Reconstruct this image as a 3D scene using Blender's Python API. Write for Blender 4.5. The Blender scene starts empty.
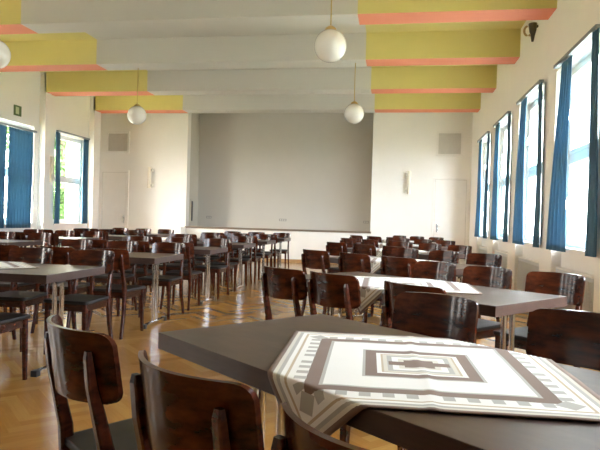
import bpy, bmesh, math, random
from mathutils import Vector, Matrix, noise

rng = random.Random(7)
scene = bpy.context.scene
COL = scene.collection
PI = math.pi

# ------------------------------------------------------------------ helpers
def link(o, parent=None):
    COL.objects.link(o)
    if parent is not None:
        o.parent = parent
    return o

def tag(o, label=None, cat=None, group=None, kind=None):
    if label: o['label'] = label
    if cat: o['category'] = cat
    if group: o['group'] = group
    if kind: o['kind'] = kind
    return o

def empty(name, loc=(0, 0, 0), rz=0.0):
    o = bpy.data.objects.new(name, None)
    o.empty_display_size = 0.1
    o.location = loc
    o.rotation_euler = (0, 0, rz)
    return link(o)

def obj(name, bm, mats, parent=None, smooth=False, angle=None):
    me = bpy.data.meshes.new(name)
    bmesh.ops.recalc_face_normals(bm, faces=bm.faces)
    bm.to_mesh(me)
    bm.free()
    for m in (mats if isinstance(mats, (list, tuple)) else [mats]):
        me.materials.append(m)
    if smooth:
        for p in me.polygons: p.use_smooth = True
        if angle is not None:
            me.set_sharp_from_angle(angle=math.radians(angle))
    return link(bpy.data.objects.new(name, me), parent)

def struct(name, bm, mats, parent=None, label=None, **k):
    o = obj(name, bm, mats, parent, **k)
    if parent is None:
        o['kind'] = 'structure'
    if label: o['label'] = label
    return o

def dup(root, loc=None, rz=None, **k):
    def cp(o, parent):
        c = o.copy()
        COL.objects.link(c)
        if parent is not None:
            c.parent = parent
        for ch in list(o.children):
            cp(ch, c)
        return c
    r = cp(root, None)
    if loc is not None: r.location = loc
    if rz is not None: r.rotation_euler = (0, 0, rz)
    tag(r, **k)
    return r

def box(bm, x0, x1, y0, y1, z0, z1, mi=0, bev=0.0, seg=2):
    n0 = set(bm.faces)
    vs = [bm.verts.new((x, y, z)) for z in (z0, z1) for y in (y0, y1) for x in (x0, x1)]
    F = [(0, 2, 3, 1), (4, 5, 7, 6), (0, 1, 5, 4), (2, 6, 7, 3), (0, 4, 6, 2), (1, 3, 7, 5)]
    fs = [bm.faces.new([vs[i] for i in f]) for f in F]
    if bev > 0:
        es = list({e for f in fs for e in f.edges})
        bmesh.ops.bevel(bm, geom=es, offset=bev, segments=seg, profile=0.7, affect='EDGES')
    for f in bm.faces:
        if f not in n0: f.material_index = mi
    return bm

def tube(bm, pts, rad, n=12, caps=True, mi=0):
    """round tube along points; rad a number or one per point"""
    pts = [Vector(p) for p in pts]
    R = rad if isinstance(rad, (list, tuple)) else [rad] * len(pts)
    rings = []
    ref = None
    for i, p in enumerate(pts):
        t = (pts[min(i + 1, len(pts) - 1)] - pts[max(i - 1, 0)]).normalized()
        if ref is None:
            ref = Vector((1, 0, 0)) if abs(t.x) < 0.9 else Vector((0, 1, 0))
        u = (ref - t * ref.dot(t)).normalized()
        w = t.cross(u)
        rings.append([bm.verts.new(p + (u * math.cos(2 * PI * k / n) + w * math.sin(2 * PI * k / n)) * R[i]) for k in range(n)])
    for a, b in zip(rings, rings[1:]):
        for k in range(n):
            bm.faces.new((a[k], a[(k + 1) % n], b[(k + 1) % n], b[k])).material_index = mi
    if caps:
        bm.faces.new(rings[0][::-1]).material_index = mi
        bm.faces.new(rings[-1]).material_index = mi
    return bm

def loft(bm, sections):
    """quad-sectioned bar; sections = [(centre, half_x, half_y)] with horizontal sections, chamfered corners"""
    rings = []
    for c, hx, hy in sections:
        ch = min(hx, hy) * 0.3
        pr = [(hx, hy - ch), (hx - ch, hy), (-hx + ch, hy), (-hx, hy - ch), (-hx, -hy + ch), (-hx + ch, -hy), (hx - ch, -hy), (hx, -hy + ch)]
        rings.append([bm.verts.new((c[0] + a, c[1] + b, c[2])) for a, b in pr])
    n = 8
    for a, b in zip(rings, rings[1:]):
        for k in range(n):
            bm.faces.new((a[k], a[(k + 1) % n], b[(k + 1) % n], b[k]))
    bm.faces.new(rings[0][::-1])
    bm.faces.new(rings[-1])
    return bm

def lathe(bm, prof, n=32, c=(0, 0, 0), mi=0):
    rings = []
    for r, z in prof:
        if r < 1e-6:
            rings.append([bm.verts.new((c[0], c[1], c[2] + z))])
        else:
            rings.append([bm.verts.new((c[0] + r * math.cos(2 * PI * k / n), c[1] + r * math.sin(2 * PI * k / n), c[2] + z)) for k in range(n)])
    for a, b in zip(rings, rings[1:]):
        for k in range(n):
            k2 = (k + 1) % n
            if len(a) == 1 and len(b) == 1: continue
            if len(a) == 1: f = bm.faces.new((a[0], b[k2], b[k]))
            elif len(b) == 1: f = bm.faces.new((a[k], a[k2], b[0]))
            else: f = bm.faces.new((a[k], a[k2], b[k2], b[k]))
            f.material_index = mi
    return bm

def B(): return bmesh.new()

# ------------------------------------------------------------------ materials
class NT:
    def __init__(s, name):
        s.m = bpy.data.materials.new(name)
        s.m.use_nodes = True
        s.t = s.m.node_tree
        s.b = s.t.nodes['Principled BSDF']
    def n(s, typ, **k):
        x = s.t.nodes.new(typ)
        for a, v in k.items(): setattr(x, a, v)
        return x
    def l(s, a, b): s.t.links.new(a, b)
    def math(s, op, a, b=None, c=None):
        x = s.n('ShaderNodeMath', operation=op)
        for i, v in enumerate((a, b, c)):
            if v is None: continue
            if isinstance(v, (int, float)): x.inputs[i].default_value = v
            else: s.l(v, x.inputs[i])
        return x.outputs[0]
    def ramp(s, fac, stops, interp='LINEAR'):
        r = s.n('ShaderNodeValToRGB')
        r.color_ramp.interpolation = interp
        e = r.color_ramp.elements
        while len(e) < len(stops): e.new(0.5)
        for i, (p, c) in enumerate(stops):
            e[i].position = p
            e[i].color = (*c, 1)
        s.l(fac, r.inputs[0])
        return r.outputs[0]
    def mix(s, f, a, b, blend='MIX'):
        x = s.n('ShaderNodeMix', data_type='RGBA', blend_type=blend)
        for i, v in ((0, f), (6, a), (7, b)):
            if isinstance(v, (int, float)): x.inputs[i].default_value = v
            elif isinstance(v, tuple): x.inputs[i].default_value = (*v, 1)
            else: s.l(v, x.inputs[i])
        return x.outputs[2]
    def bump(s, h, strength=0.2, dist=0.01):
        x = s.n('ShaderNodeBump')
        x.inputs['Strength'].default_value = strength
        x.inputs['Distance'].default_value = dist
        s.l(h, x.inputs['Height'])
        s.l(x.outputs[0], s.b.inputs['Normal'])
    def coords(s, scale=(1, 1, 1), kind='Object'):
        tc = s.n('ShaderNodeTexCoord')
        mp = s.n('ShaderNodeMapping')
        mp.inputs['Scale'].default_value = scale
        s.l(tc.outputs[kind], mp.inputs[0])
        return mp.outputs[0]
    def noise(s, vec, scale, detail=4, rough=0.55):
        x = s.n('ShaderNodeTexNoise')
        x.inputs['Scale'].default_value = scale
        x.inputs['Detail'].default_value = detail
        x.inputs['Roughness'].default_value = rough
        if vec is not None: s.l(vec, x.inputs['Vector'])
        return x.outputs[0]

def plain(name, col, rough=0.5, metal=0.0, var=0.06, scale=6.0, coat=0.0, spec=0.5, bump=0.0):
    t = NT(name)
    v = t.noise(t.coords(), scale)
    c = t.ramp(v, [(0.3, tuple(x * (1 - var) for x in col)), (0.7, tuple(min(1, x * (1 + var)) for x in col))])
    t.l(c, t.b.inputs['Base Color'])
    t.b.inputs['Roughness'].default_value = rough
    t.b.inputs['Metallic'].default_value = metal
    t.b.inputs['Coat Weight'].default_value = coat
    t.b.inputs['Coat Roughness'].default_value = 0.12
    t.b.inputs['Specular IOR Level'].default_value = spec
    if bump > 0:
        t.bump(t.noise(t.coords(), 180, 3), bump, 0.002)
    return t.m

def wood(name, dark, light, scale=(2.0, 22, 22), rough=0.26, coat=0.0, rings=3.0, spec=0.42):
    t = NT(name)
    v = t.coords(scale)
    a = t.noise(v, 2.2, 6, 0.6)
    b = t.noise(t.coords((2.5, 4.0, 9.0)), rings, 2, 0.5)
    b = t.math('PINGPONG', t.math('MULTIPLY', b, 5.0), 1.0)
    f = t.math('ADD', t.math('MULTIPLY', a, 0.7), t.math('MULTIPLY', b, 0.3))
    t.l(t.ramp(f, [(0.28, dark), (0.75, light)]), t.b.inputs['Base Color'])
    t.b.inputs['Roughness'].default_value = rough
    t.b.inputs['Coat Weight'].default_value = coat
    t.b.inputs['Coat Roughness'].default_value = 0.1
    t.b.inputs['Specular IOR Level'].default_value = spec
    return t.m

M = {}
M['wall'] = plain('wall_paint', (0.90, 0.875, 0.825), 0.75, var=0.015, scale=2.0, bump=0.12)
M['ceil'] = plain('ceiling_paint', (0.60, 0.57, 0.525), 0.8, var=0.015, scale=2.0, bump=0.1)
M['white'] = plain('white_lacquer', (0.88, 0.855, 0.81), 0.4, var=0.015)
M['frame'] = plain('window_frame_white', (0.72, 0.73, 0.72), 0.35, var=0.015)
M['panel'] = plain('stage_partition', (0.57, 0.535, 0.48), 0.7, var=0.02, scale=1.5, bump=0.08)
M['cream'] = plain('stage_side_cream', (0.60, 0.56, 0.48), 0.7, var=0.02)
M['lip'] = plain('stage_lip_brown', (0.22, 0.17, 0.12), 0.5)
M['radiator'] = plain('radiator_enamel', (0.60, 0.62, 0.63), 0.35, var=0.02)
M['shade'] = plain('lamp_shade_cream', (0.86, 0.80, 0.66), 0.35, var=0.01)
M['rail'] = plain('curtain_rail_grey', (0.26, 0.29, 0.32), 0.5)
M['grille'] = plain('vent_grille_grey', (0.68, 0.655, 0.60), 0.5, var=0.04)
M['metal'] = plain('chrome', (0.75, 0.75, 0.76), 0.13, 1.0, var=0.02)
M['brass'] = plain('brass', (0.55, 0.40, 0.16), 0.3, 1.0, var=0.05)
M['black'] = plain('black_plastic', (0.015, 0.015, 0.016), 0.4)
M['dull'] = plain('grey_socket', (0.33, 0.31, 0.28), 0.5)
M['globe'] = plain('opal_glass', (0.78, 0.745, 0.69), 0.08, var=0.01, coat=0.5)
M['green'] = plain('exit_sign_green', (0.10, 0.16, 0.05), 0.4)
M['pale'] = plain('exit_sign_pale', (0.55, 0.6, 0.35), 0.4)
M['bracket'] = plain('dark_bracket', (0.09, 0.065, 0.05), 0.5)
M['tan'] = plain('tan_ring', (0.50, 0.36, 0.18), 0.5)
M['chair'] = wood('chair_mahogany', (0.013, 0.0035, 0.002), (0.092, 0.019, 0.006), rough=0.17, rings=1.6, spec=0.3)
M['leg'] = wood('chair_leg_mahogany', (0.018, 0.005, 0.003), (0.085, 0.019, 0.008), (22, 22, 2.0))
M['seat'] = plain('seat_dark_brown', (0.012, 0.008, 0.006), 0.5, var=0.15, scale=20, coat=0.0, spec=0.25)
M['apron'] = wood('seat_rail_mahogany', (0.016, 0.005, 0.003), (0.06, 0.016, 0.007))
M['table'] = wood('table_wenge', (0.052, 0.032, 0.023), (0.082, 0.052, 0.037), (1.6, 30, 30), 0.36, 0.0, 2.0, 0.3)
M['edge'] = wood('table_edge_wenge', (0.048, 0.026, 0.020), (0.072, 0.042, 0.032), (1.6, 30, 30), 0.36, 0.0, 2.0, 0.35)
M['base'] = plain('baseboard_wood', (0.42, 0.26, 0.12), 0.4)
M['ground'] = plain('outside_ground', (0.26, 0.28, 0.20), 0.9, var=0.1, scale=0.3)
M['bark'] = plain('bark', (0.12, 0.08, 0.05), 0.9, var=0.3)

# ceiling beams and ceiling: painted bands (yellow ends, white centre); the soffits of the ends orange
def band_paint(name, end_col, mid_col):
    t = NT(name)
    tc = t.n('ShaderNodeTexCoord')
    sp = t.n('ShaderNodeSeparateXYZ')
    t.l(tc.outputs['Object'], sp.inputs[0])
    d = t.math('ABSOLUTE', t.math('ADD', sp.outputs[0], 3.032))
    f = t.math('GREATER_THAN', d, 2.469)
    v = t.noise(t.coords(), 3.0)
    a = t.mix(v, tuple(x * 0.97 for x in end_col), tuple(min(1, x * 1.03) for x in end_col))
    b = t.mix(v, tuple(x * 0.98 for x in mid_col), tuple(min(1, x * 1.02) for x in mid_col))
    t.l(t.mix(f, b, a), t.b.inputs['Base Color'])
    t.b.inputs['Roughness'].default_value = 0.75
    return t.m
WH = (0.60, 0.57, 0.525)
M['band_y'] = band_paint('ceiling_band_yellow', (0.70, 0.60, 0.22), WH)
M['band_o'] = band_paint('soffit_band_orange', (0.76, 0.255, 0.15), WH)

def glass_mat():
    t = NT('window_glass')
    t.t.nodes.remove(t.b)
    tr = t.n('ShaderNodeBsdfTransparent')
    gl = t.n('ShaderNodeBsdfGlossy')
    gl.inputs['Roughness'].default_value = 0.02
    lw = t.n('ShaderNodeLayerWeight')
    lw.inputs['Blend'].default_value = 0.5
    mx = t.n('ShaderNodeMixShader')
    t.l(t.math('MULTIPLY_ADD', t.math('POWER', lw.outputs['Facing'], 5.0), 0.5, 0.03), mx.inputs[0])
    t.l(tr.outputs[0], mx.inputs[1])
    t.l(gl.outputs[0], mx.inputs[2])
    t.l(mx.outputs[0], t.t.nodes['Material Output'].inputs[0])
    return t.m
M['glass'] = glass_mat()

def curtain_mat():
    t = NT('curtain_blue')
    c = t.ramp(t.noise(t.coords((60, 60, 2)), 3.0), [(0.3, (0.085, 0.19, 0.275)), (0.7, (0.115, 0.235, 0.335))])
    tl = t.n('ShaderNodeBsdfTranslucent')
    mx = t.n('ShaderNodeMixShader')
    mx.inputs[0].default_value = 0.36
    t.l(c, t.b.inputs['Base Color'])
    t.l(c, tl.inputs[0])
    t.b.inputs['Roughness'].default_value = 0.9
    t.l(t.b.outputs[0], mx.inputs[1])
    t.l(tl.outputs[0], mx.inputs[2])
    t.l(mx.outputs[0], t.t.nodes['Material Output'].inputs[0])
    return t.m
M['curtain'] = curtain_mat()

def parquet_mat():
    t = NT('oak_parquet')
    at = t.n('ShaderNodeAttribute', attribute_name='tone')
    uv = t.n('ShaderNodeUVMap')
    mp = t.n('ShaderNodeMapping')
    mp.inputs['Scale'].default_value = (2.0, 22, 1)
    t.l(uv.outputs[0], mp.inputs[0])
    g = t.noise(mp.outputs[0], 3.0, 5, 0.6)
    base = t.ramp(at.outputs['Fac'], [(0.0, (0.36, 0.165, 0.036)), (0.5, (0.48, 0.245, 0.058)), (1.0, (0.58, 0.33, 0.09))])
    c = t.mix(t.math('MULTIPLY', g, 0.55), base, (0.22, 0.09, 0.018))
    t.l(c, t.b.inputs['Base Color'])
    t.b.inputs['Roughness'].default_value = 0.25
    t.b.inputs['Coat Weight'].default_value = 0.2
    t.b.inputs['Coat Roughness'].default_value = 0.15
    return t.m
M['parquet'] = parquet_mat()

def cloth_mat():
    t = NT('patchwork_cloth')
    uv = t.n('ShaderNodeUVMap')
    sp = t.n('ShaderNodeSeparateXYZ')
    t.l(uv.outputs[0], sp.inputs[0])
    u = t.math('SUBTRACT', t.math('MULTIPLY', sp.outputs[0], 2), 1)
    v = t.math('SUBTRACT', t.math('MULTIPLY', sp.outputs[1], 2), 1)
    au, av = t.math('ABSOLUTE', u), t.math('ABSOLUTE', v)
    r = t.math('MAXIMUM', au, av)
    q = t.math('MINIMUM', au, av)
    W = (0.80, 0.78, 0.73); I = (0.62, 0.57, 0.47); Bn = (0.165, 0.092, 0.055); G = (0.40, 0.38, 0.33); Bg = (0.48, 0.38, 0.25)
    rings = t.ramp(r, [(0.0, Bn), (0.10, I), (0.14, W), (0.18, G), (0.215, I), (0.245, Bg), (0.26, W), (0.29, Bn), (0.37, G), (0.39, W),
                       (0.625, G), (0.645, Bn), (0.735, W), (0.825, W), (0.855, Bg), (0.875, W), (0.905, G), (0.93, I), (0.96, Bn), (0.999, Bn)], 'CONSTANT')
    # comb teeth on the ring between the brown band and the white border
    inring = t.math('MULTIPLY', t.math('GREATER_THAN', r, 0.735), t.math('LESS_THAN', r, 0.815))
    tooth = t.math('GREATER_THAN', t.math('FRACT', t.math('MULTIPLY', q, 7.4)), 0.5)
    notcorner = t.math('LESS_THAN', q, 0.735)
    c = t.mix(t.math('MULTIPLY', t.math('MULTIPLY', inring, tooth), notcorner), rings, G)
    # grey diamonds in the corners
    dm = t.math('ADD', t.math('ABSOLUTE', t.math('SUBTRACT', au, 0.76)), t.math('ABSOLUTE', t.math('SUBTRACT', av, 0.76)))
    c = t.mix(t.math('LESS_THAN', dm, 0.085), c, G)
    # small crosswise patches at the heart
    c2 = t.mix(t.math('MULTIPLY', t.math('LESS_THAN', av, 0.05), t.math('LESS_THAN', au, 0.21)), c, Bn)
    n = t.noise(t.coords(), 260, 2)
    c3 = t.mix(t.math('MULTIPLY', n, 0.12), c2, (0.3, 0.28, 0.25))
    t.l(c3, t.b.inputs['Base Color'])
    t.b.inputs['Roughness'].default_value = 0.85
    t.b.inputs['Sheen Weight'].default_value = 0.1
    t.bump(t.noise(t.coords(), 420, 2), 0.15, 0.002)
    return t.m
M['cloth'] = cloth_mat()

def leaf_mat():
    t = NT('tree_leaf')
    c = t.ramp(t.noise(t.coords(), 1.3), [(0.3, (0.03, 0.075, 0.015)), (0.7, (0.085, 0.16, 0.04))])
    tl = t.n('ShaderNodeBsdfTranslucent')
    mx = t.n('ShaderNodeMixShader')
    mx.inputs[0].default_value = 0.4
    t.l(c, t.b.inputs['Base Color']); t.l(c, tl.inputs[0])
    t.b.inputs['Roughness'].default_value = 0.6
    t.l(t.b.outputs[0], mx.inputs[1]); t.l(tl.outputs[0], mx.inputs[2])
    t.l(mx.outputs[0], t.t.nodes['Material Output'].inputs[0])
    return t.m
M['leaf'] = leaf_mat()

# ------------------------------------------------------------------ dimensions
XR, XL = 1.95, -8.1            # wall faces
PL = -7.95                     # face of the piers on the far side
YB, YF = 15.753, -4.2          # stage wall, rear wall
ZC, ZB = 4.40, 3.945           # ceiling, underside of the beams
CEN = [2.50, 4.69, 6.885, 9.08, 11.29, 13.50]   # window bays
BEAM = [-3.17, -0.98, 1.21, 3.39, 5.58, 7.764, 9.953, 12.176, 14.362]
BW = 0.43
HW = 0.68                      # half window width
Z0, Z1 = 0.93, 3.12            # window opening
NW = 0.80                      # half niche width
PW = 0.70                      # half opening width

# ------------------------------------------------------------------ floor
def make_floor():
    W, n = 0.075, 6
    bm = B()
    uvl = bm.loops.layers.uv.new('UVMap')
    tl = bm.loops.layers.float_color.new('tone')
    x0, x1, y0, y1 = XL - 0.6, XR + 0.2, YF - 0.1, YB + 0.1
    cx, cy = (x0 + x1) / 2, (y0 + y1) / 2
    c, s = math.cos(PI / 4), math.sin(PI / 4)
    N = int(16 / W)
    def add(ax, ay, w, h, vert):
        mx, my = (ax + w / 2) * W, (ay + h / 2) * W
        px, py = cx + c * mx - s * my, cy + s * mx + c * my
        if not (x0 - .25 < px < x1 + .25 and y0 - .25 < py < y1 + .25): return
        vs = []
        for dx, dy in ((0, 0), (w, 0), (w, h), (0, h)):
            qx, qy = (ax + dx) * W, (ay + dy) * W
            wx, wy = cx + c * qx - s * qy, cy + s * qx + c * qy
            vs.append(bm.verts.new((min(max(wx, x0), x1), min(max(wy, y0), y1), 0)))
        f = bm.faces.new(vs)
        tone = min(1, max(0, rng.gauss(0.5, 0.2)))
        o = rng.random() * 50
        uvs = [(0, 0), (w, 0), (w, h), (0, h)]
        for lp, (a, b) in zip(f.loops, uvs):
            if vert: a, b = b, a
            lp[uvl].uv = (o + a * W, o * 3.3 + b * W)
            lp[tl] = (tone, tone, tone, 1)
    R = int(13.5 / W)
    for j in range(-R, R):
        k0 = (-R - j) // (2 * n)
        for m in range(k0, k0 + 2 * R // (2 * n) + 2):
            add(j + 2 * n * m, j, n, 1, False)
    for cc in range(-R, R):
        k0 = (-R - cc) // (2 * n)
        for m in range(k0, k0 + 2 * R // (2 * n) + 3):
            add(cc, cc - 2 * n + 1 + 2 * n * m, 1, n, True)
    o = obj('floor', bm, M['parquet'])
    tag(o, 'honey oak herringbone parquet floor with a glossy finish', kind='structure')
    for p in o.data.polygons:
        if p.normal.z < 0: p.flip()
make_floor()
bm = B(); box(bm, XL - 0.6, XR + 0.3, YF - 0.2, YB + 0.2, -0.3, -0.004)
struct('floor_screed', bm, M['dull'])

# ------------------------------------------------------------------ side walls
def side_wall(name, face, sgn, back_depth, niche_depth):
    """face = x of the wall surface; sgn +1 = wall extends to +x"""
    bm = B()
    def bx(d0, d1, y0, y1, z0, z1):
        a, b = face + sgn * d0, face + sgn * d1
        box(bm, min(a, b), max(a, b), y0, y1, z0, z1)
    T = back_depth
    edges = [YF - 0.2] + sum([[c - NW, c + NW] for c in CEN], []) + [YB + 0.3]
    for a, b in zip(edges[0::2], edges[1::2]):
        bx(0, T, a, b, -0.05, ZC + 0.05)
    for c in CEN:
        bx(0, T, c - NW, c + NW, Z1, ZC + 0.05)                    # above the opening
        bx(niche_depth, T, c - NW, c + NW, -0.05, Z0)              # parapet behind the radiator
        for s2 in (-1, 1):                                          # cheeks beside the opening
            y0, y1 = sorted((c + s2 * PW, c + s2 * NW))
            bx(0.0 if niche_depth < 0.01 else 0.10, T, y0, y1, Z0, Z1)
    return struct(name, bm, M['wall'])
side_wall('wall_right', XR, 1, 0.40, 0.12)
# the far wall stops at the last pier; the last bay beside the stage is deeper
def left_wall():
    bm = B()
    T = 0.5
    Y1 = 14.72
    cs = CEN
    edges = [YF - 0.2] + sum([[c - PW, c + PW] for c in cs], []) + [Y1]
    for a, b in zip(edges[0::2], edges[1::2]):
        box(bm, XL - T, XL, a, b, -0.05, ZC + 0.05)
    for c in cs:
        box(bm, XL - T, XL, c - PW, c + PW, Z1, ZC + 0.05)
        box(bm, XL - T, XL, c - PW, c + PW, -0.05, Z0)
    for yb in BEAM:
        box(bm, XL - 0.05, PL, yb, yb + (0.22 if yb < 14 else 0.33), -0.05, ZC + 0.02)
    box(bm, -8.9, -8.6, Y1 - 0.1, YB + 0.3, -0.05, ZC + 0.05)
    return struct('wall_left', bm, M['wall'])
left_wall()
bm = B(); box(bm, -8.9, XR + 0.4, YF - 0.35, YF, -0.05, ZC + 0.05)
struct('wall_rear', bm, M['wall'])

# ------------------------------------------------------------------ stage wall
SX0, SX1, SZ0, SZ1 = -5.858, -0.635, 0.915, 4.30
bm = B()
T = 0.25
box(bm, -8.9, SX0, YB, YB + T, -0.05, ZC + 0.05)
box(bm, SX1, XR + 0.4, YB, YB + T, -0.05, ZC + 0.05)
box(bm, SX0 - 0.3, SX1 + 0.3, YB, YB + T, SZ1, ZC + 0.75)
box(bm, SX0, SX1, YB, YB + T, -0.05, SZ0 - 0.05)
struct('wall_back', bm, M['wall'])
bm = B()
box(bm, SX0 - 0.05, SX1 + 0.05, YB + T, YB + 1.1, SZ0 - 0.12, SZ0 - 0.01)
struct('floor_stage', bm, M['lip'])
bm = B()
box(bm, SX0 - 0.02, SX1 + 0.02, YB - 0.035, YB + T + 0.02, SZ0 - 0.05, SZ0, bev=0.006)
struct('trim_1', bm, M['lip'], label='thin brown nosing along the front edge of the stage')
bm = B()
box(bm, SX0 - 0.25, SX1 + 0.25, YB + 1.0, YB + 1.1, SZ0 - 0.02, SZ1 + 0.6)
struct('wall_stage', bm, M['panel'], label='grey partition closing off the stage')
bm = B()
box(bm, SX0 - 0.2, SX0, YB + T, YB + 1.0, SZ0 - 0.02, SZ1 + 0.6)
box(bm, SX1, SX1 + 0.2, YB + T, YB + 1.0, SZ0 - 0.02, SZ1 + 0.6)
struct('wall_stage_side', bm, M['cream'])
bm = B(); box(bm, SX0 - 0.3, SX1 + 0.3, YB, YB + 1.2, SZ1 + 0.55, SZ1 + 0.65)
struct('ceiling_stage', bm, M['ceil'])
# panelled stage front: fine seams
bm = B()
for i in range(5):
    x0 = SX0 + (SX1 - SX0) * i / 4
    if 0 < i < 4: box(bm, x0 - 0.006, x0 + 0.006, YB - 0.008, YB + 0.005, 0.10, 0.70)
box(bm, SX0, SX1, YB - 0.010, YB + 0.005, 0.70, 0.716)
struct('trim_2', bm, M['wall'], label='fine seams of the cream stage front panelling')
# low landing beside the stage
bm = B()
box(bm, -6.50, SX0 + 0.02, 15.32, YB - 0.04, 0.0, 0.86, bev=0.006)
box(bm, -6.52, SX0 + 0.02, 15.30, YB - 0.04, 0.862, 0.892, bev=0.004)
o = obj('stage_landing', bm, M['white'])
tag(o, 'white boxed landing block at the corner of the stage front', 'landing')
# sockets on the partition
for i, (x, z, w) in enumerate(((-5.50, 1.19, 0.16), (-3.24, 1.165, 0.22), (-0.80, 1.17, 0.16))):
    bm = B()
    box(bm, x - w / 2, x + w / 2, YB + 0.985, YB + 1.0, z - 0.035, z + 0.035, bev=0.004)
    o = obj('wall_socket', bm, M['dull'])
    for k in (-1, 0, 1):
        bm = B()
        tube(bm, [(x + k * w * 0.28, YB + 0.986, z), (x + k * w * 0.28, YB + 0.982, z)], 0.018, 10)
        obj('outlet', bm, M['grille'], o)
    tag(o, ['grey socket strip low on the stage partition, at its end beside the slotted cabinet',
            'wide grey socket strip low in the middle of the stage partition',
            'grey socket strip low on the stage partition, at its end towards the radiators'][i], 'socket', 'sockets on the stage partition')
# slotted cabinet on the stage's side wall
cab = empty('wall_cabinet', (SX0, YB + 0.28, 1.02))
tag(cab, 'cream wall cabinet with a dark upright slot inside the stage opening', 'cabinet')
bm = B(); box(bm, 0.0, 0.045, 0, 0.62, 0, 0.68, bev=0.006); obj('body', bm, M['cream'], cab)
bm = B(); box(bm, 0.040, 0.048, 0.03, 0.15, 0.05, 0.62); obj('slot', bm, M['black'], cab)
bm = B(); box(bm, 0.044, 0.054, 0.19, 0.59, 0.05, 0.63, bev=0.003); obj('door', bm, M['cream'], cab)

# ------------------------------------------------------------------ ceiling and beams
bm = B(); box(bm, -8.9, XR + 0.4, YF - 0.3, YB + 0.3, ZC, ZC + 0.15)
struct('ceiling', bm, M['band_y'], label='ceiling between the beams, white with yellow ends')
for i, yb in enumerate(BEAM):
    bm = B()
    x0, x1, y0, y1 = PL - 0.04, XR + 0.02, yb, yb + BW
    vs = [bm.verts.new(p) for p in ((x0, y0, ZB), (x1, y0, ZB), (x1, y1, ZB), (x0, y1, ZB), (x0, y0, ZC + .01), (x1, y0, ZC + .01), (x1, y1, ZC + .01), (x0, y1, ZC + .01))]
    for f, mi in (((0, 1, 2, 3), 1), ((0, 4, 5, 1), 0), ((2, 6, 7, 3), 0), ((1, 5, 6, 2), 0), ((0, 3, 7, 4), 0)):
        bm.faces.new([vs[k] for k in f]).material_index = mi
    o = obj('ceiling_beam', bm, [M['band_y'], M['band_o']])
    tag(o, 'ceiling beam, white in the middle, yellow ends with orange undersides', kind='structure')

# ------------------------------------------------------------------ windows
def make_window(idx, xw, sgn, c):
    """xw = x of the window plane, sgn: +1 room is on the -x side"""
    root = empty('window_%d' % idx, (xw, c, Z0), 0 if sgn > 0 else PI)
    tag(root, kind='structure')
    h = Z1 - Z0
    bm = B()
    f = 0.055
    box(bm, 0, 0.07, -PW, -PW + f, 0, h, bev=0.004); box(bm, 0, 0.07, PW - f, PW, 0, h, bev=0.004)
    box(bm, 0, 0.07, -PW + f, PW - f, 0, f, bev=0.004); box(bm, 0, 0.07, -PW + f, PW - f, h - f, h, bev=0.004)
    tz = 1.10
    box(bm, -0.005, 0.07, -PW + f, PW - f, tz - 0.035, tz + 0.035, bev=0.004)
    obj('window_frame', bm, M['frame'], root)
    for z0, z1 in ((f, tz - 0.035), (tz + 0.035, h - f)):
        bm = B()
        y0, y1, s = -PW + f, PW - f, 0.05
        box(bm, -0.02, 0.045, y0, y0 + s, z0, z1, bev=0.004); box(bm, -0.02, 0.045, y1 - s, y1, z0, z1, bev=0.004)
        box(bm, -0.02, 0.045, y0 + s, y1 - s, z0, z0 + s, bev=0.004); box(bm, -0.02, 0.045, y0 + s, y1 - s, z1 - s, z1, bev=0.004)
        sash = obj('sash', bm, M['frame'], root)
        bm = B(); box(bm, 0.010, 0.016, y0 + s - 0.01, y1 - s + 0.01, z0 + s - 0.01, z1 - s + 0.01)
        obj('pane', bm, M['glass'], sash)
        bm = B()
        zc = (z0 + z1) / 2
        box(bm, -0.032, -0.018, y1 - s + 0.012, y1 - s + 0.036, zc - 0.05, zc + 0.05, bev=0.003)
        box(bm, -0.055, -0.030, y1 - s + 0.016, y1 - s + 0.032, zc - 0.09, zc + 0.02, bev=0.003)
        obj('handle', bm, M['metal'], sash)
    bm = B(); box(bm, -0.17 if sgn > 0 else -0.16, 0.0, -PW + 0.003, PW - 0.003, -0.035, 0.012, bev=0.005)
    obj('window_sill', bm, M['white'], root)
wi = 1
for c in CEN:
    make_window(wi, XR + 0.15, 1, c); wi += 1
for c in CEN:
    make_window(wi, XL - 0.12, -1, c); wi += 1

ORD = ['first', 'second', 'third', 'fourth', 'fifth', 'sixth', 'seventh', 'eighth']
# curtains -----------------------------------------------------------------
def curtain_bm(wt, wb, h, nfold, amp, seed, lean=0.0):
    """hangs in the y-z plane; y from -w/2 to w/2; wt top width, wb bottom width"""
    bm = B()
    nu, nv = nfold * 10, 24
    g = []
    for j in range(nv + 1):
        t = j / nv
        row = []
        w = wt + (wb - wt) * t ** 1.3
        for i in range(nu + 1):
            u = i / nu
            ph = u * nfold * 2 * PI + 0.7 * math.sin(3 * u + seed)
            a = amp * (0.6 + 0.6 * t) * (0.8 + 0.3 * math.sin(5 * u + seed * 2))
            x = a * math.sin(ph) + 0.01 * math.sin(4 * t + seed)
            row.append(bm.verts.new((x, (u - 0.5) * w + lean * t + 0.012 * math.sin(ph * 1.0 + 1.2 + t), h * (1 - t))))
        g.append(row)
    for j in range(nv):
        for i in range(nu):
            bm.faces.new((g[j][i], g[j][i + 1], g[j + 1][i + 1], g[j + 1][i]))
    return bm
def curtain(x, y, z, wt, wb, h, nf, amp, seed, lean, label, group):
    o = obj('curtain', curtain_bm(wt, wb, h, nf, amp, seed, lean), M['curtain'], smooth=True)
    m = o.modifiers.new('thickness', 'SOLIDIFY'); m.thickness = 0.004
    o.location = (x, y, z)
    tag(o, label, 'curtain', group)
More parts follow.
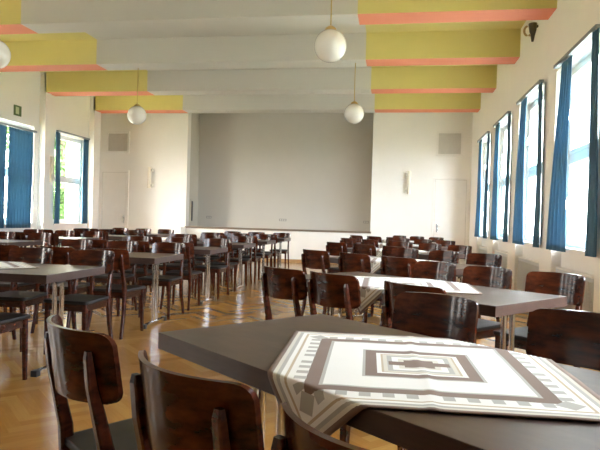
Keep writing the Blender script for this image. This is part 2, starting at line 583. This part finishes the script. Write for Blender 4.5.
ordw = {13.50: 'the radiator window beside the stage wall', 11.29: 'the second radiator window from the stage wall', 9.08: 'the third radiator window from the stage wall', 6.885: 'the fourth radiator window from the stage wall'}
for k, c in enumerate(CEN):
    if c < 4: continue
    if c > 5:
        w = ordw[c]
        curtain(XR - 0.06, c + 0.17, 0.90, 0.36, 0.72, 2.20, 5, 0.020, k, 0.19, 'blue curtain on the stage side of %s' % w, 'curtains above the radiators')
        curtain(XR - 0.06, c - 0.86, 0.90, 0.18, 0.22, 2.20, 3, 0.022, k + 9, 0.0, 'blue curtain on the camera side of %s' % w, 'curtains above the radiators')
    else:
        curtain(XR - 0.06, c + 0.25, 0.90, 0.50, 0.74, 2.20, 6, 0.028, k, 0.13, 'blue curtain at a window near the camera', 'curtains near the camera')
curtain(XL + 0.075, 14.09, 0.93, 0.26, 0.30, 2.20, 4, 0.026, 3, 0.0, 'blue curtain gathered on the stage side of the tree-view window', 'curtains on the tree-view window')
curtain(XL + 0.075, 12.82, 0.93, 0.17, 0.19, 2.20, 2, 0.024, 5, 0.0, 'narrow blue curtain on the camera side of the tree-view window', 'curtains on the tree-view window')
curtain(XL + 0.075, 11.42, 0.84, 0.86, 0.86, 2.13, 9, 0.022, 1, 0.0, 'broad closed blue curtain nearer the stage wall, on the fully covered window', 'closed curtains')
curtain(XL + 0.075, 10.60, 0.84, 0.70, 0.70, 2.13, 8, 0.022, 2, 0.0, 'broad closed blue curtain farther from the stage wall, on the covered window', 'closed curtains')
for k, c in enumerate(CEN[:4]):
    for q, wd in ((-1, 'camera'), (1, 'stage')):
        curtain(XL + 0.075, c + q * 0.47, 0.84, 0.52, 0.52, 2.13, 5, 0.022, 20 + k * 2 + q, 0.0, 'half-drawn blue curtain on the %s side of the %s window, opposite the radiators' % (wd, ORD[k]), 'half-drawn curtains')
def rail(x, y0, y1, z, label):
    r = empty('curtain_rail', (x, (y0 + y1) / 2, z))
    L = (y1 - y0) / 2
    tag(r, label, 'curtain rail', 'curtain rails')
    bm = B(); box(bm, -0.03, 0.03, -L, L, -0.022, 0.022, bev=0.004); obj('track', bm, M['rail'], r)
    sg = 1 if x > 0 else -1
    for s in (-0.8, 0.8):
        bm = B(); box(bm, min(0.0, sg * 0.09), max(0.0, sg * 0.09), s * L - 0.012, s * L + 0.012, -0.012, 0.012); obj('bracket', bm, M['rail'], r)
for c in CEN:
    if c < 5: continue
    rail(XR - 0.06, c - 0.90, c + 0.60, 3.125, 'slim grey curtain rail above %s' % ordw[c])
rail(XL + 0.075, 12.78, 14.24, 3.155, 'slim grey curtain rail above the window with the tree view')
rail(XL + 0.075, 10.2, 11.95, 2.995, 'slim grey curtain rail above the fully curtained window')

# radiators -----------------------------------------------------------------
def radiator():
    r = empty('radiator', (0, 0, 0))
    bm = B(); box(bm, -0.03, 0.03, -0.68, 0.68, 0.14, 0.67, bev=0.008)
    for k in range(27):
        y = -0.65 + k * 0.05
        box(bm, -0.038, -0.028, y - 0.014, y + 0.014, 0.18, 0.63)
    obj('panel', bm, M['radiator'], r)
    bm = B(); box(bm, -0.04, 0.05, -0.685, 0.685, 0.672, 0.69, bev=0.003); obj('top_grille', bm, M['white'], r)
    bm = B(); tube(bm, [(0.0, 0.62, 0.02), (0, 0.62, 0.15)], 0.012, 8); tube(bm, [(0.0, 0.56, 0.02), (0, 0.56, 0.15)], 0.012, 8); obj('pipe', bm, M['metal'], r)
    bm = B(); tube(bm, [(0, -0.70, 0.60), (0, -0.75, 0.60)], [0.02, 0.024], 10); obj('valve', bm, M['white'], r)
    bm = B()
    for s in (-0.45, 0.45): box(bm, 0.02, 0.058, s - 0.02, s + 0.02, 0.25, 0.6)
    obj('wall_bracket', bm, M['grille'], r)
    return r
rad = None
for c in CEN:
    if c < 5: continue
    lab = 'white panel radiator below %s' % ordw[c]
    if rad is None:
        rad = radiator(); rad.location = (XR + 0.06, c, 0); tag(rad, lab, 'radiator', 'radiators under the windows')
    else:
        dup(rad, (XR + 0.06, c, 0), label=lab)

# baseboards
bm = B(); box(bm, SX1, XR - 0.0, YB - 0.018, YB + 0.01, 0, 0.09); box(bm, -5.85, SX1, YB - 0.018, YB + 0.01, 0, 0.09); box(bm, -8.6, -6.52, YB - 0.018, YB + 0.01, 0, 0.09)
struct('baseboard_back', bm, M['base'])
bm = B()
ed = [YF] + sum([[c - NW, c + NW] for c in CEN], []) + [YB]
for a, b in zip(ed[0::2], ed[1::2]): box(bm, XR - 0.016, XR + 0.01, a, b, 0, 0.09)
for c in CEN: box(bm, XR + 0.104, XR + 0.13, c - NW, c + NW, 0, 0.09)
struct('baseboard_right', bm, M['base'])
bm = B(); box(bm, XL - 0.01, XL + 0.016, YF, 14.3, 0, 0.09); struct('baseboard_left', bm, M['base'])

# ------------------------------------------------------------------ doors, vents, sconces
def door(idx, x0, x1, ztop, hx, label):
    r = empty('door_%d' % idx, ((x0 + x1) / 2, YB, 0))
    tag(r, label, kind='structure')
    w = (x1 - x0) / 2
    bm = B(); box(bm, -w, -w + 0.05, -0.03, 0.01, 0, ztop, bev=0.004); box(bm, w - 0.05, w, -0.03, 0.01, 0, ztop, bev=0.004); box(bm, -w + 0.05, w - 0.05, -0.03, 0.01, ztop - 0.05, ztop, bev=0.004)
    obj('door_frame', bm, M['white'], r)
    bm = B(); box(bm, -w + 0.064, w - 0.064, -0.014, 0.01, 0.01, ztop - 0.064, bev=0.004)
    lf = obj('leaf', bm, M['white'], r)
    s = 1 if hx > 0 else -1
    bm = B(); box(bm, -w + 0.05, w - 0.05, -0.003, 0.01, 0.0, ztop - 0.05); obj('door_gap', bm, M['grille'], r)
    bm = B(); box(bm, s * (w - 0.13) - 0.02, s * (w - 0.13) + 0.02, -0.028, -0.018, 0.95, 1.17, bev=0.003)
    tube(bm, [(s * (w - 0.13), -0.02, 1.10), (s * (w - 0.13), -0.07, 1.10), (s * (w - 0.25), -0.07, 1.10)], 0.010, 8)
    obj('door_handle', bm, M['metal'], lf)
door(1, -8.47, -7.60, 2.47, 1, 'white door in the corner beside the tree-view window')
door(2, 0.98, 1.90, 2.40, -1, 'white door in the stage wall beside the radiators')
def vent(x0, x1, z0, z1, label):
    r = empty('wall_vent', ((x0 + x1) / 2, YB, (z0 + z1) / 2))
    tag(r, label, 'vent', 'wall vents above the doors')
    w, h = (x1 - x0) / 2, (z1 - z0) / 2
    f = 0.06
    bm = B(); box(bm, -w, -w + f, -0.055, 0.01, -h, h, bev=0.004); box(bm, w - f, w, -0.055, 0.01, -h, h, bev=0.004)
    box(bm, -w + f, w - f, -0.055, 0.01, -h, -h + f, bev=0.004); box(bm, -w + f, w - f, -0.055, 0.01, h - f, h, bev=0.004)
    obj('frame', bm, M['white'], r)
    bm = B(); box(bm, -w + f, w - f, -0.006, 0.004, -h + f, h - f)
    n = 16
    for k in range(n):
        x = -w + f + (k + 0.5) * 2 * (w - f) / n
        box(bm, x - 0.010, x + 0.010, -0.02, -0.005, -h + f, h - f)
    obj('grille', bm, M['grille'], r)
vent(-8.32, -7.60, 2.97, 3.60, 'white framed grey vent above the corner door by the tree-view window')
vent(1.03, 1.73, 2.96, 3.63, 'white framed grey vent above the door beside the radiators')
def sconce(loc, rz, label, side):
    r = empty('wall_sconce', loc, rz)
    tag(r, label, 'wall lamp', 'white tube wall lamps')
    bm = B(); lathe(bm, [(0, -0.30), (0.045, -0.30), (0.05, -0.29), (0.05, 0.29), (0.045, 0.30), (0, 0.30)], 20, (0, -0.10, 0))
    obj('lamp_shade', bm, M['shade'], r, smooth=True, angle=40)
    for z in (-0.22, 0.22):  # grey mounts set off to one side, standing in for the tube's cast shadow
        bm = B(); box(bm, min(0, side * 0.10), max(0, side * 0.10), -0.12, 0.0, z - 0.035, z + 0.035, bev=0.006); obj('mount', bm, M['grille'], r)
sconce((-6.94, YB, 2.27), 0, 'white tube wall lamp between the corner door and the stage', 1)
sconce((0.35, YB, 2.25), 0, 'white tube wall lamp between the stage and the door by the radiators', -1)
sconce((XL + 0.0, 12.55, 2.22), PI / 2, 'white tube wall lamp beside the tree-view window', 1)

# exit sign
sg = empty('exit_sign', (XL + 0.0, 11.38, 3.37))
tag(sg, 'small green framed escape sign high above the closed blue curtains', 'sign')
bm = B(); box(bm, 0.0, 0.02, -0.12, 0.12, -0.11, 0.11, bev=0.004); obj('frame', bm, M['green'], sg)
bm = B(); box(bm, 0.018, 0.024, -0.075, 0.03, -0.075, 0.075); obj('sign_panel', bm, M['pale'], sg)

# dark wall ornament above the windows
wb = empty('wall_ornament', (XR, 8.15, 3.90))
wb.location = (XR, 8.75, 3.98); wb.scale = (0.8, 0.8, 0.8)
tag(wb, 'small dark tapering wall ornament with a tan ring under the yellow beam', 'ornament')
bm = B(); lathe(bm, [(0, -0.20), (0.02, -0.19), (0.035, -0.10), (0.06, 0.0), (0.075, 0.10), (0.075, 0.13), (0, 0.135)], 14, (-0.09, 0, 0)); obj('body', bm, M['bracket'], wb, smooth=True, angle=50)
bm = B()
tube(bm, [(-0.09 - 0.08 + 0.065 * math.cos(a), 0, 0.0 + 0.085 * math.sin(a)) for a in [2 * PI * k / 20 for k in range(21)]], 0.020, 8)
obj('ring', bm, M['tan'], wb, smooth=True)
bm = B(); box(bm, -0.10, 0.0, -0.02, 0.02, 0.06, 0.10); obj('mount', bm, M['bracket'], wb)

# ------------------------------------------------------------------ pendant lamps
def pendant():
    r = empty('pendant_lamp', (0, 0, ZC))
    R = 0.175
    zc = 3.06 - ZC
    bm = B()
    prof = [(0, -R)] + [(R * math.cos(a), R * math.sin(a)) for a in [-PI / 2 + PI * k / 24 for k in range(1, 23)]] + [(0.05, R * 0.965)]
    lathe(bm, prof, 36, (0, 0, zc)); obj('globe', bm, M['globe'], r, smooth=True)
    bm = B(); lathe(bm, [(0, R + 0.045), (0.022, R + 0.04), (0.06, R + 0.012), (0.066, R - 0.012), (0, R - 0.015)], 24, (0, 0, zc)); obj('cap', bm, M['brass'], r, smooth=True, angle=40)
    bm = B(); tube(bm, [(0, 0, zc + R + 0.03), (0, 0, -0.03)], 0.007, 8); obj('rod', bm, M['brass'], r)
    bm = B(); lathe(bm, [(0, -0.06), (0.02, -0.06), (0.05, -0.01), (0.05, 0.0), (0, 0)], 20); obj('ceiling_rose', bm, M['brass'], r, smooth=True, angle=40)
    return r
p0 = pendant()
labs = ['white glass globe pendant lamp closest to the camera above the slanted tables', 'white glass globe pendant lamp hanging before the grey stage partition',
        'white glass globe pendant lamp hanging beside the vent above the corner door', 'white glass globe pendant lamp above the straight tables, partly cut off by the frame']
for i, (x, y) in enumerate(((-0.735, 6.22), (-0.75, 10.15), (-4.82, 10.25), (-4.76, 6.25))):
    if i == 0: p0.location = (x, y, ZC); tag(p0, labs[0], 'pendant lamp', 'globe pendant lamps')
    else: dup(p0, (x, y, ZC), label=labs[i])

# ------------------------------------------------------------------ chair prototype (front = +y)
def backrest_bm():
    bm = B()
    nu, nv = 28, 12
    W2, H, th = 0.216, 0.196, 0.014
    zc = 0.760
    def surf(u, v, off):
        # rounded-corner outline in the unrolled sheet
        x = u * W2
        z = v * H / 2
        rr = 0.035
        ax, az = abs(x) - (W2 - rr), abs(z) - (H / 2 - rr)
        if ax > 0 and az > 0:
            d = max(ax, az)
            L = math.hypot(ax, az)
            k = d / L
            x = math.copysign(W2 - rr + ax * k, x); z = math.copysign(H / 2 - rr + az * k, z)
        sag = 1.9 * x * x
        y = -0.290 + sag - 0.16 * z + off
        bow = -0.010 * (x / W2) ** 2 * (1 if z < 0 else 0.4)
        return (x * 0.985, y, zc + z + (bow if z > 0 else -bow * -0.6) - (0.012 * (1 - (x / W2) ** 2) if z < 0 else 0))
    grid = {}
    for s, off in ((0, -th / 2), (1, th / 2)):
        for i in range(nu + 1):
            for j in range(nv + 1):
                grid[s, i, j] = bm.verts.new(surf(-1 + 2 * i / nu, -1 + 2 * j / nv, off))
    for s in (0, 1):
        for i in range(nu):
            for j in range(nv):
                q = [grid[s, i, j], grid[s, i + 1, j], grid[s, i + 1, j + 1], grid[s, i, j + 1]]
                bm.faces.new(q if s == 0 else q[::-1])
    ring = [(i, 0) for i in range(nu)] + [(nu, j) for j in range(nv)] + [(i, nv) for i in range(nu, 0, -1)] + [(0, j) for j in range(nv, 0, -1)]
    for k in range(len(ring)):
        a, b = ring[k], ring[(k + 1) % len(ring)]
        bm.faces.new((grid[0, a[0], a[1]], grid[1, a[0], a[1]], grid[1, b[0], b[1]], grid[0, b[0], b[1]]))
    return bm

def seat_bm():
    bm = B()
    out = []
    pts = []
    def corner(cx, cy, r, a0, a1):
        for k in range(6):
            a = a0 + (a1 - a0) * k / 5
            pts.append((cx + r * math.cos(a), cy + r * math.sin(a)))
    corner(0.175, 0.165, 0.035, 0, PI / 2); corner(-0.175, 0.165, 0.035, PI / 2, PI)
    corner(-0.158, -0.185, 0.025, PI, 1.5 * PI); corner(0.158, -0.185, 0.025, 1.5 * PI, 2 * PI)
    layers = [(0.435, 0.985), (0.441, 1.0), (0.455, 1.0), (0.461, 0.985), (0.462, 0.90), (0.455, 0.45)]
    rings = [[bm.verts.new((x * s, y * s, z)) for x, y in pts] for z, s in layers]
    n = len(pts)
    for a, b in zip(rings, rings[1:]):
        for k in range(n): bm.faces.new((a[k], a[(k + 1) % n], b[(k + 1) % n], b[k]))
    bm.faces.new(rings[0][::-1]); bm.faces.new(rings[-1])
    return bm

def make_chair():
    t = empty('dining_chair')
    obj('seat', seat_bm(), M['seat'], t, smooth=True, angle=50)
    bm = B()
    box(bm, -0.165, 0.165, 0.155, 0.178, 0.375, 0.434); box(bm, -0.150, 0.150, -0.190, -0.168, 0.375, 0.434)
    box(bm, -0.178, -0.156, -0.17, 0.16, 0.375, 0.434); box(bm, 0.156, 0.178, -0.17, 0.16, 0.375, 0.434)
    obj('seat_rail', bm, M['apron'], t)
    obj('backrest', backrest_bm(), M['chair'], t, smooth=True, angle=50)
    for s in (-1, 1):
        bm = B()
        loft(bm, [((s * 0.178, 0.172, 0), 0.013, 0.013), ((s * 0.174, 0.166, 0.30), 0.018, 0.018), ((s * 0.172, 0.163, 0.436), 0.019, 0.019)])
        obj('leg', bm, M['leg'], t)
        bm = B()
        X = 0.163
        sec = [((s * (X + 0.018), -0.268, 0), 0.012, 0.015), ((s * (X + 0.012), -0.215, 0.22), 0.015, 0.018), ((s * (X + 0.008), -0.197, 0.40), 0.017, 0.021),
               ((s * (X + 0.004), -0.204, 0.50), 0.017, 0.021), ((s * X, -0.232, 0.62), 0.016, 0.018), ((s * X, -0.252, 0.70), 0.0155, 0.015), ((s * X, -0.265, 0.785), 0.014, 0.011), ((s * X, -0.265, 0.805), 0.010, 0.008)]
        loft(bm, sec)
        obj('leg', bm, M['leg'], t)
    return t

chair0 = make_chair()
used = [False]
def place_chair(x, y, rz, label, group):
    if not used[0]:
        used[0] = True
        chair0.location = (x, y, 0); chair0.rotation_euler = (0, 0, rz)
        tag(chair0, label, 'chair', group)
        return chair0
    return dup(chair0, (x, y, 0), rz, label=label, group=group)

# ------------------------------------------------------------------ table prototype (long axis = x)
TL, TW, TH = 1.80, 0.82, 0.75
def make_table():
    t = empty('dining_table')
    bm = B(); box(bm, -TL / 2, TL / 2, -TW / 2, TW / 2, TH - 0.06, TH, bev=0.003)
    for f in bm.faces:
        f.material_index = 0 if abs(f.normal.z) > 0.5 else 1
    bm.normal_update()
    for f in bm.faces:
        f.material_index = 0 if f.normal.z > 0.5 else 1
    obj('tabletop', bm, [M['table'], M['edge']], t)
    bm = B(); box(bm, -0.76, 0.76, -0.06, 0.06, TH - 0.10, TH - 0.06); obj('under_rail', bm, M['black'], t)
    for s in (-1, 1):
        x = s * 0.738
        for dy in (-0.048, 0.048):
            bm = B(); tube(bm, [(x, dy, 0.035), (x, dy, TH - 0.075)], 0.017, 14); obj('column', bm, M['metal'], t, smooth=True, angle=50)
        bm = B(); box(bm, x - 0.02, x + 0.02, -0.255, 0.255, 0.012, 0.042, bev=0.008); ft = obj('foot_bar', bm, M['metal'], t)
        for q in (-1, 1):
            bm = B(); box(bm, x - 0.024, x + 0.024, q * 0.265 - 0.025, q * 0.265 + 0.025, 0.0, 0.045, bev=0.006); obj('foot_cap', bm, M['black'], ft)
        bm = B(); box(bm, x - 0.03, x + 0.03, -0.27, 0.27, TH - 0.078, TH - 0.06); obj('mounting_plate', bm, M['black'], t)
    return t
table0 = make_table()
tused = [False]
def place_table(x, y, rz, label, group):
    if not tused[0]:
        tused[0] = True
        table0.location = (x, y, 0); table0.rotation_euler = (0, 0, rz)
        return tag(table0, label, 'table', group)
    return dup(table0, (x, y, 0), rz, label=label, group=group)

def cloth(tx, ty, trz, cx, cy, crz, S, label, seed=0):
    """square cloth of side S; centre (cx,cy) and rotation crz in the world; folds over the long edges of its table"""
    n = 72
    bm = B()
    uvl = bm.loops.layers.uv.new('UVMap')
    ca, sa = math.cos(crz), math.sin(crz)
    ct, st = math.cos(trz), math.sin(trz)
    g = []
    for j in range(n + 1):
        row = []
        for i in range(n + 1):
            a, b = (i / n - 0.5) * S, (j / n - 0.5) * S
            wx, wy = cx + ca * a - sa * b, cy + sa * a + ca * b
            p = ct * (wx - tx) + st * (wy - ty)
            q = -st * (wx - tx) + ct * (wy - ty)
            z = TH + 0.003
            # soft ironed crease across the middle
            z += 0.0035 * math.exp(-((a + 0.01 * math.sin(9 * b + seed)) / 0.014) ** 2) + 0.0015 * noise.noise((a * 9 + seed, b * 9, 0))+0.0015
            r = 0.012
            E = TW / 2 + 0.004
            if abs(q) > E:
                d = abs(q) - E
                sg = 1 if q > 0 else -1
                if d < r * PI / 2:
                    an = d / r
                    q = sg * (E + r * math.sin(an)); z -= r * (1 - math.cos(an))
                else:
                    dd = d - r * PI / 2
                    q = sg * (E + r + 0.010 * dd / 0.1 * (1 + 0.5 * math.sin(p * 16 + seed))); z -= r + dd
            row.append(bm.verts.new((p, q, z)))
        g.append(row)
    for j in range(n):
        for i in range(n):
            f = bm.faces.new((g[j][i], g[j][i + 1], g[j + 1][i + 1], g[j + 1][i]))
            for lp, (ii, jj) in zip(f.loops, ((i, j), (i + 1, j), (i + 1, j + 1), (i, j + 1))):
                lp[uvl].uv = (ii / n, jj / n)
    o = obj('tablecloth', bm, M['cloth'], smooth=True)
    m = o.modifiers.new('thickness', 'SOLIDIFY'); m.thickness = 0.002; m.offset = 1
    o.location = (tx, ty, 0); o.rotation_euler = (0, 0, trz)
    return tag(o, label, 'tablecloth', 'patchwork tablecloths')

# ------------------------------------------------------------------ slanted tables along the radiators
SL = math.radians(-40.5)
ax, ay = math.cos(SL), math.sin(SL)
nx, ny = -ay, ax
def loc(c, p, q): return (c[0] + ax * p + nx * q, c[1] + ay * p + ny * q)
SLANT = [(0.10, 1.76), (0.125, 4.10), (0.10, 6.55), (0.08, 9.00), (0.07, 11.40), (0.06, 13.85)]
END = ['at the aisle end', 'in the middle', 'at the window end']
# chair backs sit 0.27 m behind the seat centre
NEAR = {0: [(-0.675, -0.553, 1.0), (-0.08, -0.53, 4.5), (0.44, -0.505, 3)], 1: [(-0.50, -0.52, 0.5), (-0.055, -0.48, 0.5), (0.60, -0.50, -2)]}
FAR = {0: [(-0.495, 0.515, 3), (0.12, 0.58, 0), None], 1: [(-0.41, 0.59, -3), (0.115, 0.53, -4), (0.63, 0.55, -4)]}
for i, c in enumerate(SLANT):
    od = ORD[i]
    place_table(c[0], c[1], SL, 'dark slanted table, %s from the camera, with patchwork cloth on top' % od, 'slanted tables along the radiators')
    ccx, ccy = loc(c, -0.02, 0)
    cloth(c[0], c[1], SL, ccx, ccy, math.radians(2.5 if i == 0 else 1.5 * math.sin(i * 2.1)), 0.86, 'brown and white patchwork cloth on the %s slanted table from the camera' % od, i)
    near = NEAR.get(i, [(-0.58, -0.54, 0), (0.0, -0.55, 0), (0.58, -0.54, 0)])
    far = FAR.get(i, [(-0.56, 0.54, 0), (0.02, 0.53, 0), (0.58, 0.53, 0)])
    for k, pq in enumerate(near):
        if pq is None: continue
        x, y = loc(c, pq[0] + rng.uniform(-.02, .02) * (i > 1), pq[1] + rng.uniform(-.03, .03) * (i > 1))
        place_chair(x, y, SL + math.radians(pq[2]) + rng.uniform(-.05, .05) * (i > 1), 'dark wooden chair on camera side of the %s slanted table, %s' % (od, END[k]), 'chairs at the slanted tables')
    for k, pq in enumerate(far):
        if pq is None: continue
        x, y = loc(c, pq[0] + rng.uniform(-.02, .02) * (i > 1), pq[1] + rng.uniform(-.03, .03) * (i > 1))
        place_chair(x, y, SL + PI + math.radians(pq[2]) + rng.uniform(-.05, .05) * (i > 1), 'dark wooden chair on stage side of the %s slanted table, %s' % (od, END[k]), 'chairs at the slanted tables')

# ------------------------------------------------------------------ straight tables
ROWY = [4.08, 5.98, 7.78, 9.50, 11.25, 13.00]
COLX = [-3.20, -6.25]
CN = ['aisle', 'wall-side']
END2 = ['at the wall end', 'in the middle', 'at the aisle end']
for ci, cx in enumerate(COLX):
    for ri, cy in enumerate(ROWY):
        if ci == 1 and ri < 2: continue
        if ci == 0: cx = -3.29 if ri else -3.26
        od = ORD[ri - (2 if ci else 0)]
        place_table(cx, cy, 0, 'dark %s straight table, %s from the camera%s' % (CN[ci], od, ', with patchwork cloth on top' if (ci, ri) == (0, 0) else ', bare top'), 'straight tables')
        if (ci, ri) == (0, 0):
            cloth(cx, cy, 0, cx - 0.02, cy, math.radians(45), 0.84, 'brown and white patchwork cloth on the straight table closest to the camera', 11)
        for k, px in enumerate((-0.60, 0.0, 0.60)):
            j = (ci == 1) or ri > 0
            x = cx + px + rng.uniform(-.03, .03); y = cy - 0.54 + rng.uniform(-.015, .015)
            if (ci, ri, k) == (0, 0, 2): x, y = -2.72, 3.55
            place_chair(x, y, rng.uniform(-.06, .06), 'dark wooden chair on camera side of the %s %s straight table, %s' % (od, CN[ci], END2[k]), 'chairs at the straight tables')
            x = cx + px + rng.uniform(-.03, .03); y = cy + 0.525 + rng.uniform(-.015, .015)
            if (ci, ri, k) == (0, 0, 2): x, y = -2.66, 4.60
            if (ci, ri, k) == (0, 0, 1): x, y = -3.26, 4.62
            place_chair(x, y, PI + rng.uniform(-.06, .06), 'dark wooden chair on stage side of the %s %s straight table, %s' % (od, CN[ci], END2[k]), 'chairs at the straight tables')

# ------------------------------------------------------------------ outside
bm = B(); box(bm, -70, 60, -50, 80, -1.2, -1.0)
tag(obj('ground', bm, M['ground']), kind='structure')
def tree(x, y, h, r, seed, label):
    rr = random.Random(seed)
    t = empty('leafy_tree', (x, y, -1.0))
    tag(t, label, 'tree', 'trees outside')
    bm = B(); tube(bm, [(0, 0, 0), (0.08, 0.05, h * 0.3), (0.0, 0.1, h * 0.62), (0.1, 0, h * 0.85)], [0.22, 0.17, 0.12, 0.04], 10)
    for k in range(7):
        a = rr.uniform(0, 2 * PI); z = h * rr.uniform(0.25, 0.6)
        tube(bm, [(0.05, 0.05, z), (r * .45 * math.cos(a), r * .45 * math.sin(a), z + h * .12), (r * .8 * math.cos(a), r * .8 * math.sin(a), z + h * .2)], [0.07, 0.045, 0.02], 6)
    obj('trunk', bm, M['bark'], t)
    bm = B()
    for k in range(13000):
        v = Vector((rr.gauss(0, 1), rr.gauss(0, 1), rr.gauss(0, 1))).normalized() * rr.uniform(0.25, 1) ** 0.5
        p = Vector((v.x * r, v.y * r, h * 0.56 + v.z * h * 0.46))
        p += Vector((noise.noise(p * 0.9), noise.noise(p * 0.9 + Vector((5, 0, 0))), noise.noise(p * 0.9 + Vector((0, 7, 0))))) * 0.8
        s = rr.uniform(0.07, 0.14)
        d = Vector((rr.gauss(0, 1), rr.gauss(0, 1), rr.gauss(0, 1))).normalized()
        e = d.orthogonal().normalized()
        q = [p + d * s, p + e * s * .5, p - d * s, p - e * s * .5]
        bm.faces.new([bm.verts.new(w) for w in q])
    obj('crown', bm, M['leaf'], t)
tree(-12.6, 20.2, 7.0, 1.75, 3, 'bright green leafy tree outside the window beside the corner door')

# ------------------------------------------------------------------ sky light
w = bpy.data.worlds.new('sky')
scene.world = w
w.use_nodes = True
nt = w.node_tree
bg = nt.nodes['Background']
tc = nt.nodes.new('ShaderNodeTexCoord')
sp = nt.nodes.new('ShaderNodeSeparateXYZ')
rp = nt.nodes.new('ShaderNodeValToRGB')
nt.links.new(tc.outputs['Generated'], sp.inputs[0])
nt.links.new(sp.outputs[2], rp.inputs[0])
rp.color_ramp.elements[0].position = 0.0; rp.color_ramp.elements[0].color = (0.62, 0.62, 0.62, 1)
rp.color_ramp.elements[1].position = 0.75; rp.color_ramp.elements[1].color = (1.0, 1.0, 1.0, 1)
# the sky is bluer on the radiator side and warmer and brighter towards the sun's side
ma = nt.nodes.new('ShaderNodeMath'); ma.operation = 'MULTIPLY_ADD'
ma.inputs[1].default_value = 0.5; ma.inputs[2].default_value = 0.5
nt.links.new(sp.outputs[0], ma.inputs[0])
hp = nt.nodes.new('ShaderNodeValToRGB')
hp.color_ramp.elements[0].position = 0.2; hp.color_ramp.elements[0].color = (1.0, 0.95, 0.88, 1)
hp.color_ramp.elements[1].position = 0.8; hp.color_ramp.elements[1].color = (0.78, 0.89, 1.0, 1)
nt.links.new(ma.outputs[0], hp.inputs[0])
mu = nt.nodes.new('ShaderNodeMix'); mu.data_type = 'RGBA'; mu.blend_type = 'MULTIPLY'
mu.inputs[0].default_value = 1.0
nt.links.new(rp.outputs[0], mu.inputs[6]); nt.links.new(hp.outputs[0], mu.inputs[7])
nt.links.new(mu.outputs[2], bg.inputs[0])
# glow of the low sun behind thin cloud, behind and to one side of the camera
dp = nt.nodes.new('ShaderNodeVectorMath'); dp.operation = 'DOT_PRODUCT'
dp.inputs[1].default_value = Vector((-0.12, -0.93, 0.30)).normalized()
nt.links.new(tc.outputs['Generated'], dp.inputs[0])
def wm(op, a, b):
    n = nt.nodes.new('ShaderNodeMath'); n.operation = op
    for i, x in enumerate((a, b)):
        if isinstance(x, (int, float)): n.inputs[i].default_value = x
        else: nt.links.new(x, n.inputs[i])
    return n.outputs[0]
g = wm('POWER', wm('MAXIMUM', dp.outputs['Value'], 0.0), 2.0)
nt.links.new(wm('MULTIPLY', wm('ADD', wm('MULTIPLY', g, 3.0), 1.1), 9.0), bg.inputs[1])

# daylight sampling guides in the window openings
for xs, sg in ((XR + 0.34, 1), (XL - 0.28, -1)):
    for c in CEN:
        ld = bpy.data.lights.new('daylight_portal', 'AREA')
        ld.shape = 'RECTANGLE'; ld.size = Z1 - Z0; ld.size_y = 2 * PW
        ld.cycles.is_portal = True
        lo = link(bpy.data.objects.new('daylight_portal', ld))
        lo.location = (xs, c, (Z0 + Z1) / 2)
        lo.rotation_euler = (0, math.radians(90) * sg, 0)

# ------------------------------------------------------------------ camera
F, YAW, PIT, ROLL, H = 579.85, 0.16122, -0.00872, 0.02733, 1.18
cyw, syw = math.cos(YAW), math.sin(YAW)
fwd = Vector((-syw * math.cos(PIT), cyw * math.cos(PIT), math.sin(PIT)))
right = Vector((cyw, syw, 0))
down = fwd.cross(right)
r2 = right * math.cos(ROLL) - down * math.sin(ROLL)
d2 = fwd.cross(r2)
cam = bpy.data.cameras.new('camera')
cam.sensor_fit = 'HORIZONTAL'; cam.sensor_width = 36; cam.lens = F / 600 * 36
cam.clip_start = 0.05; cam.clip_end = 300
co = link(bpy.data.objects.new('camera', cam))
mw = Matrix.Identity(4)
for i in range(3):
    mw[i][0] = r2[i]; mw[i][1] = -d2[i]; mw[i][2] = -fwd[i]
mw[0][3], mw[1][3], mw[2][3] = 0, 0, H
co.matrix_world = mw
scene.camera = co

vs = scene.view_settings
vs.view_transform = 'Standard'; vs.look = 'None'; vs.gamma = 1.0; vs.use_curve_mapping = False
vs.exposure = 1.9
scene.cycles.use_denoising = True
scene.cycles.max_bounces = 12
scene.cycles.diffuse_bounces = 8
scene.cycles.transparent_max_bounces = 12
scene.cycles.sample_clamp_indirect = 8
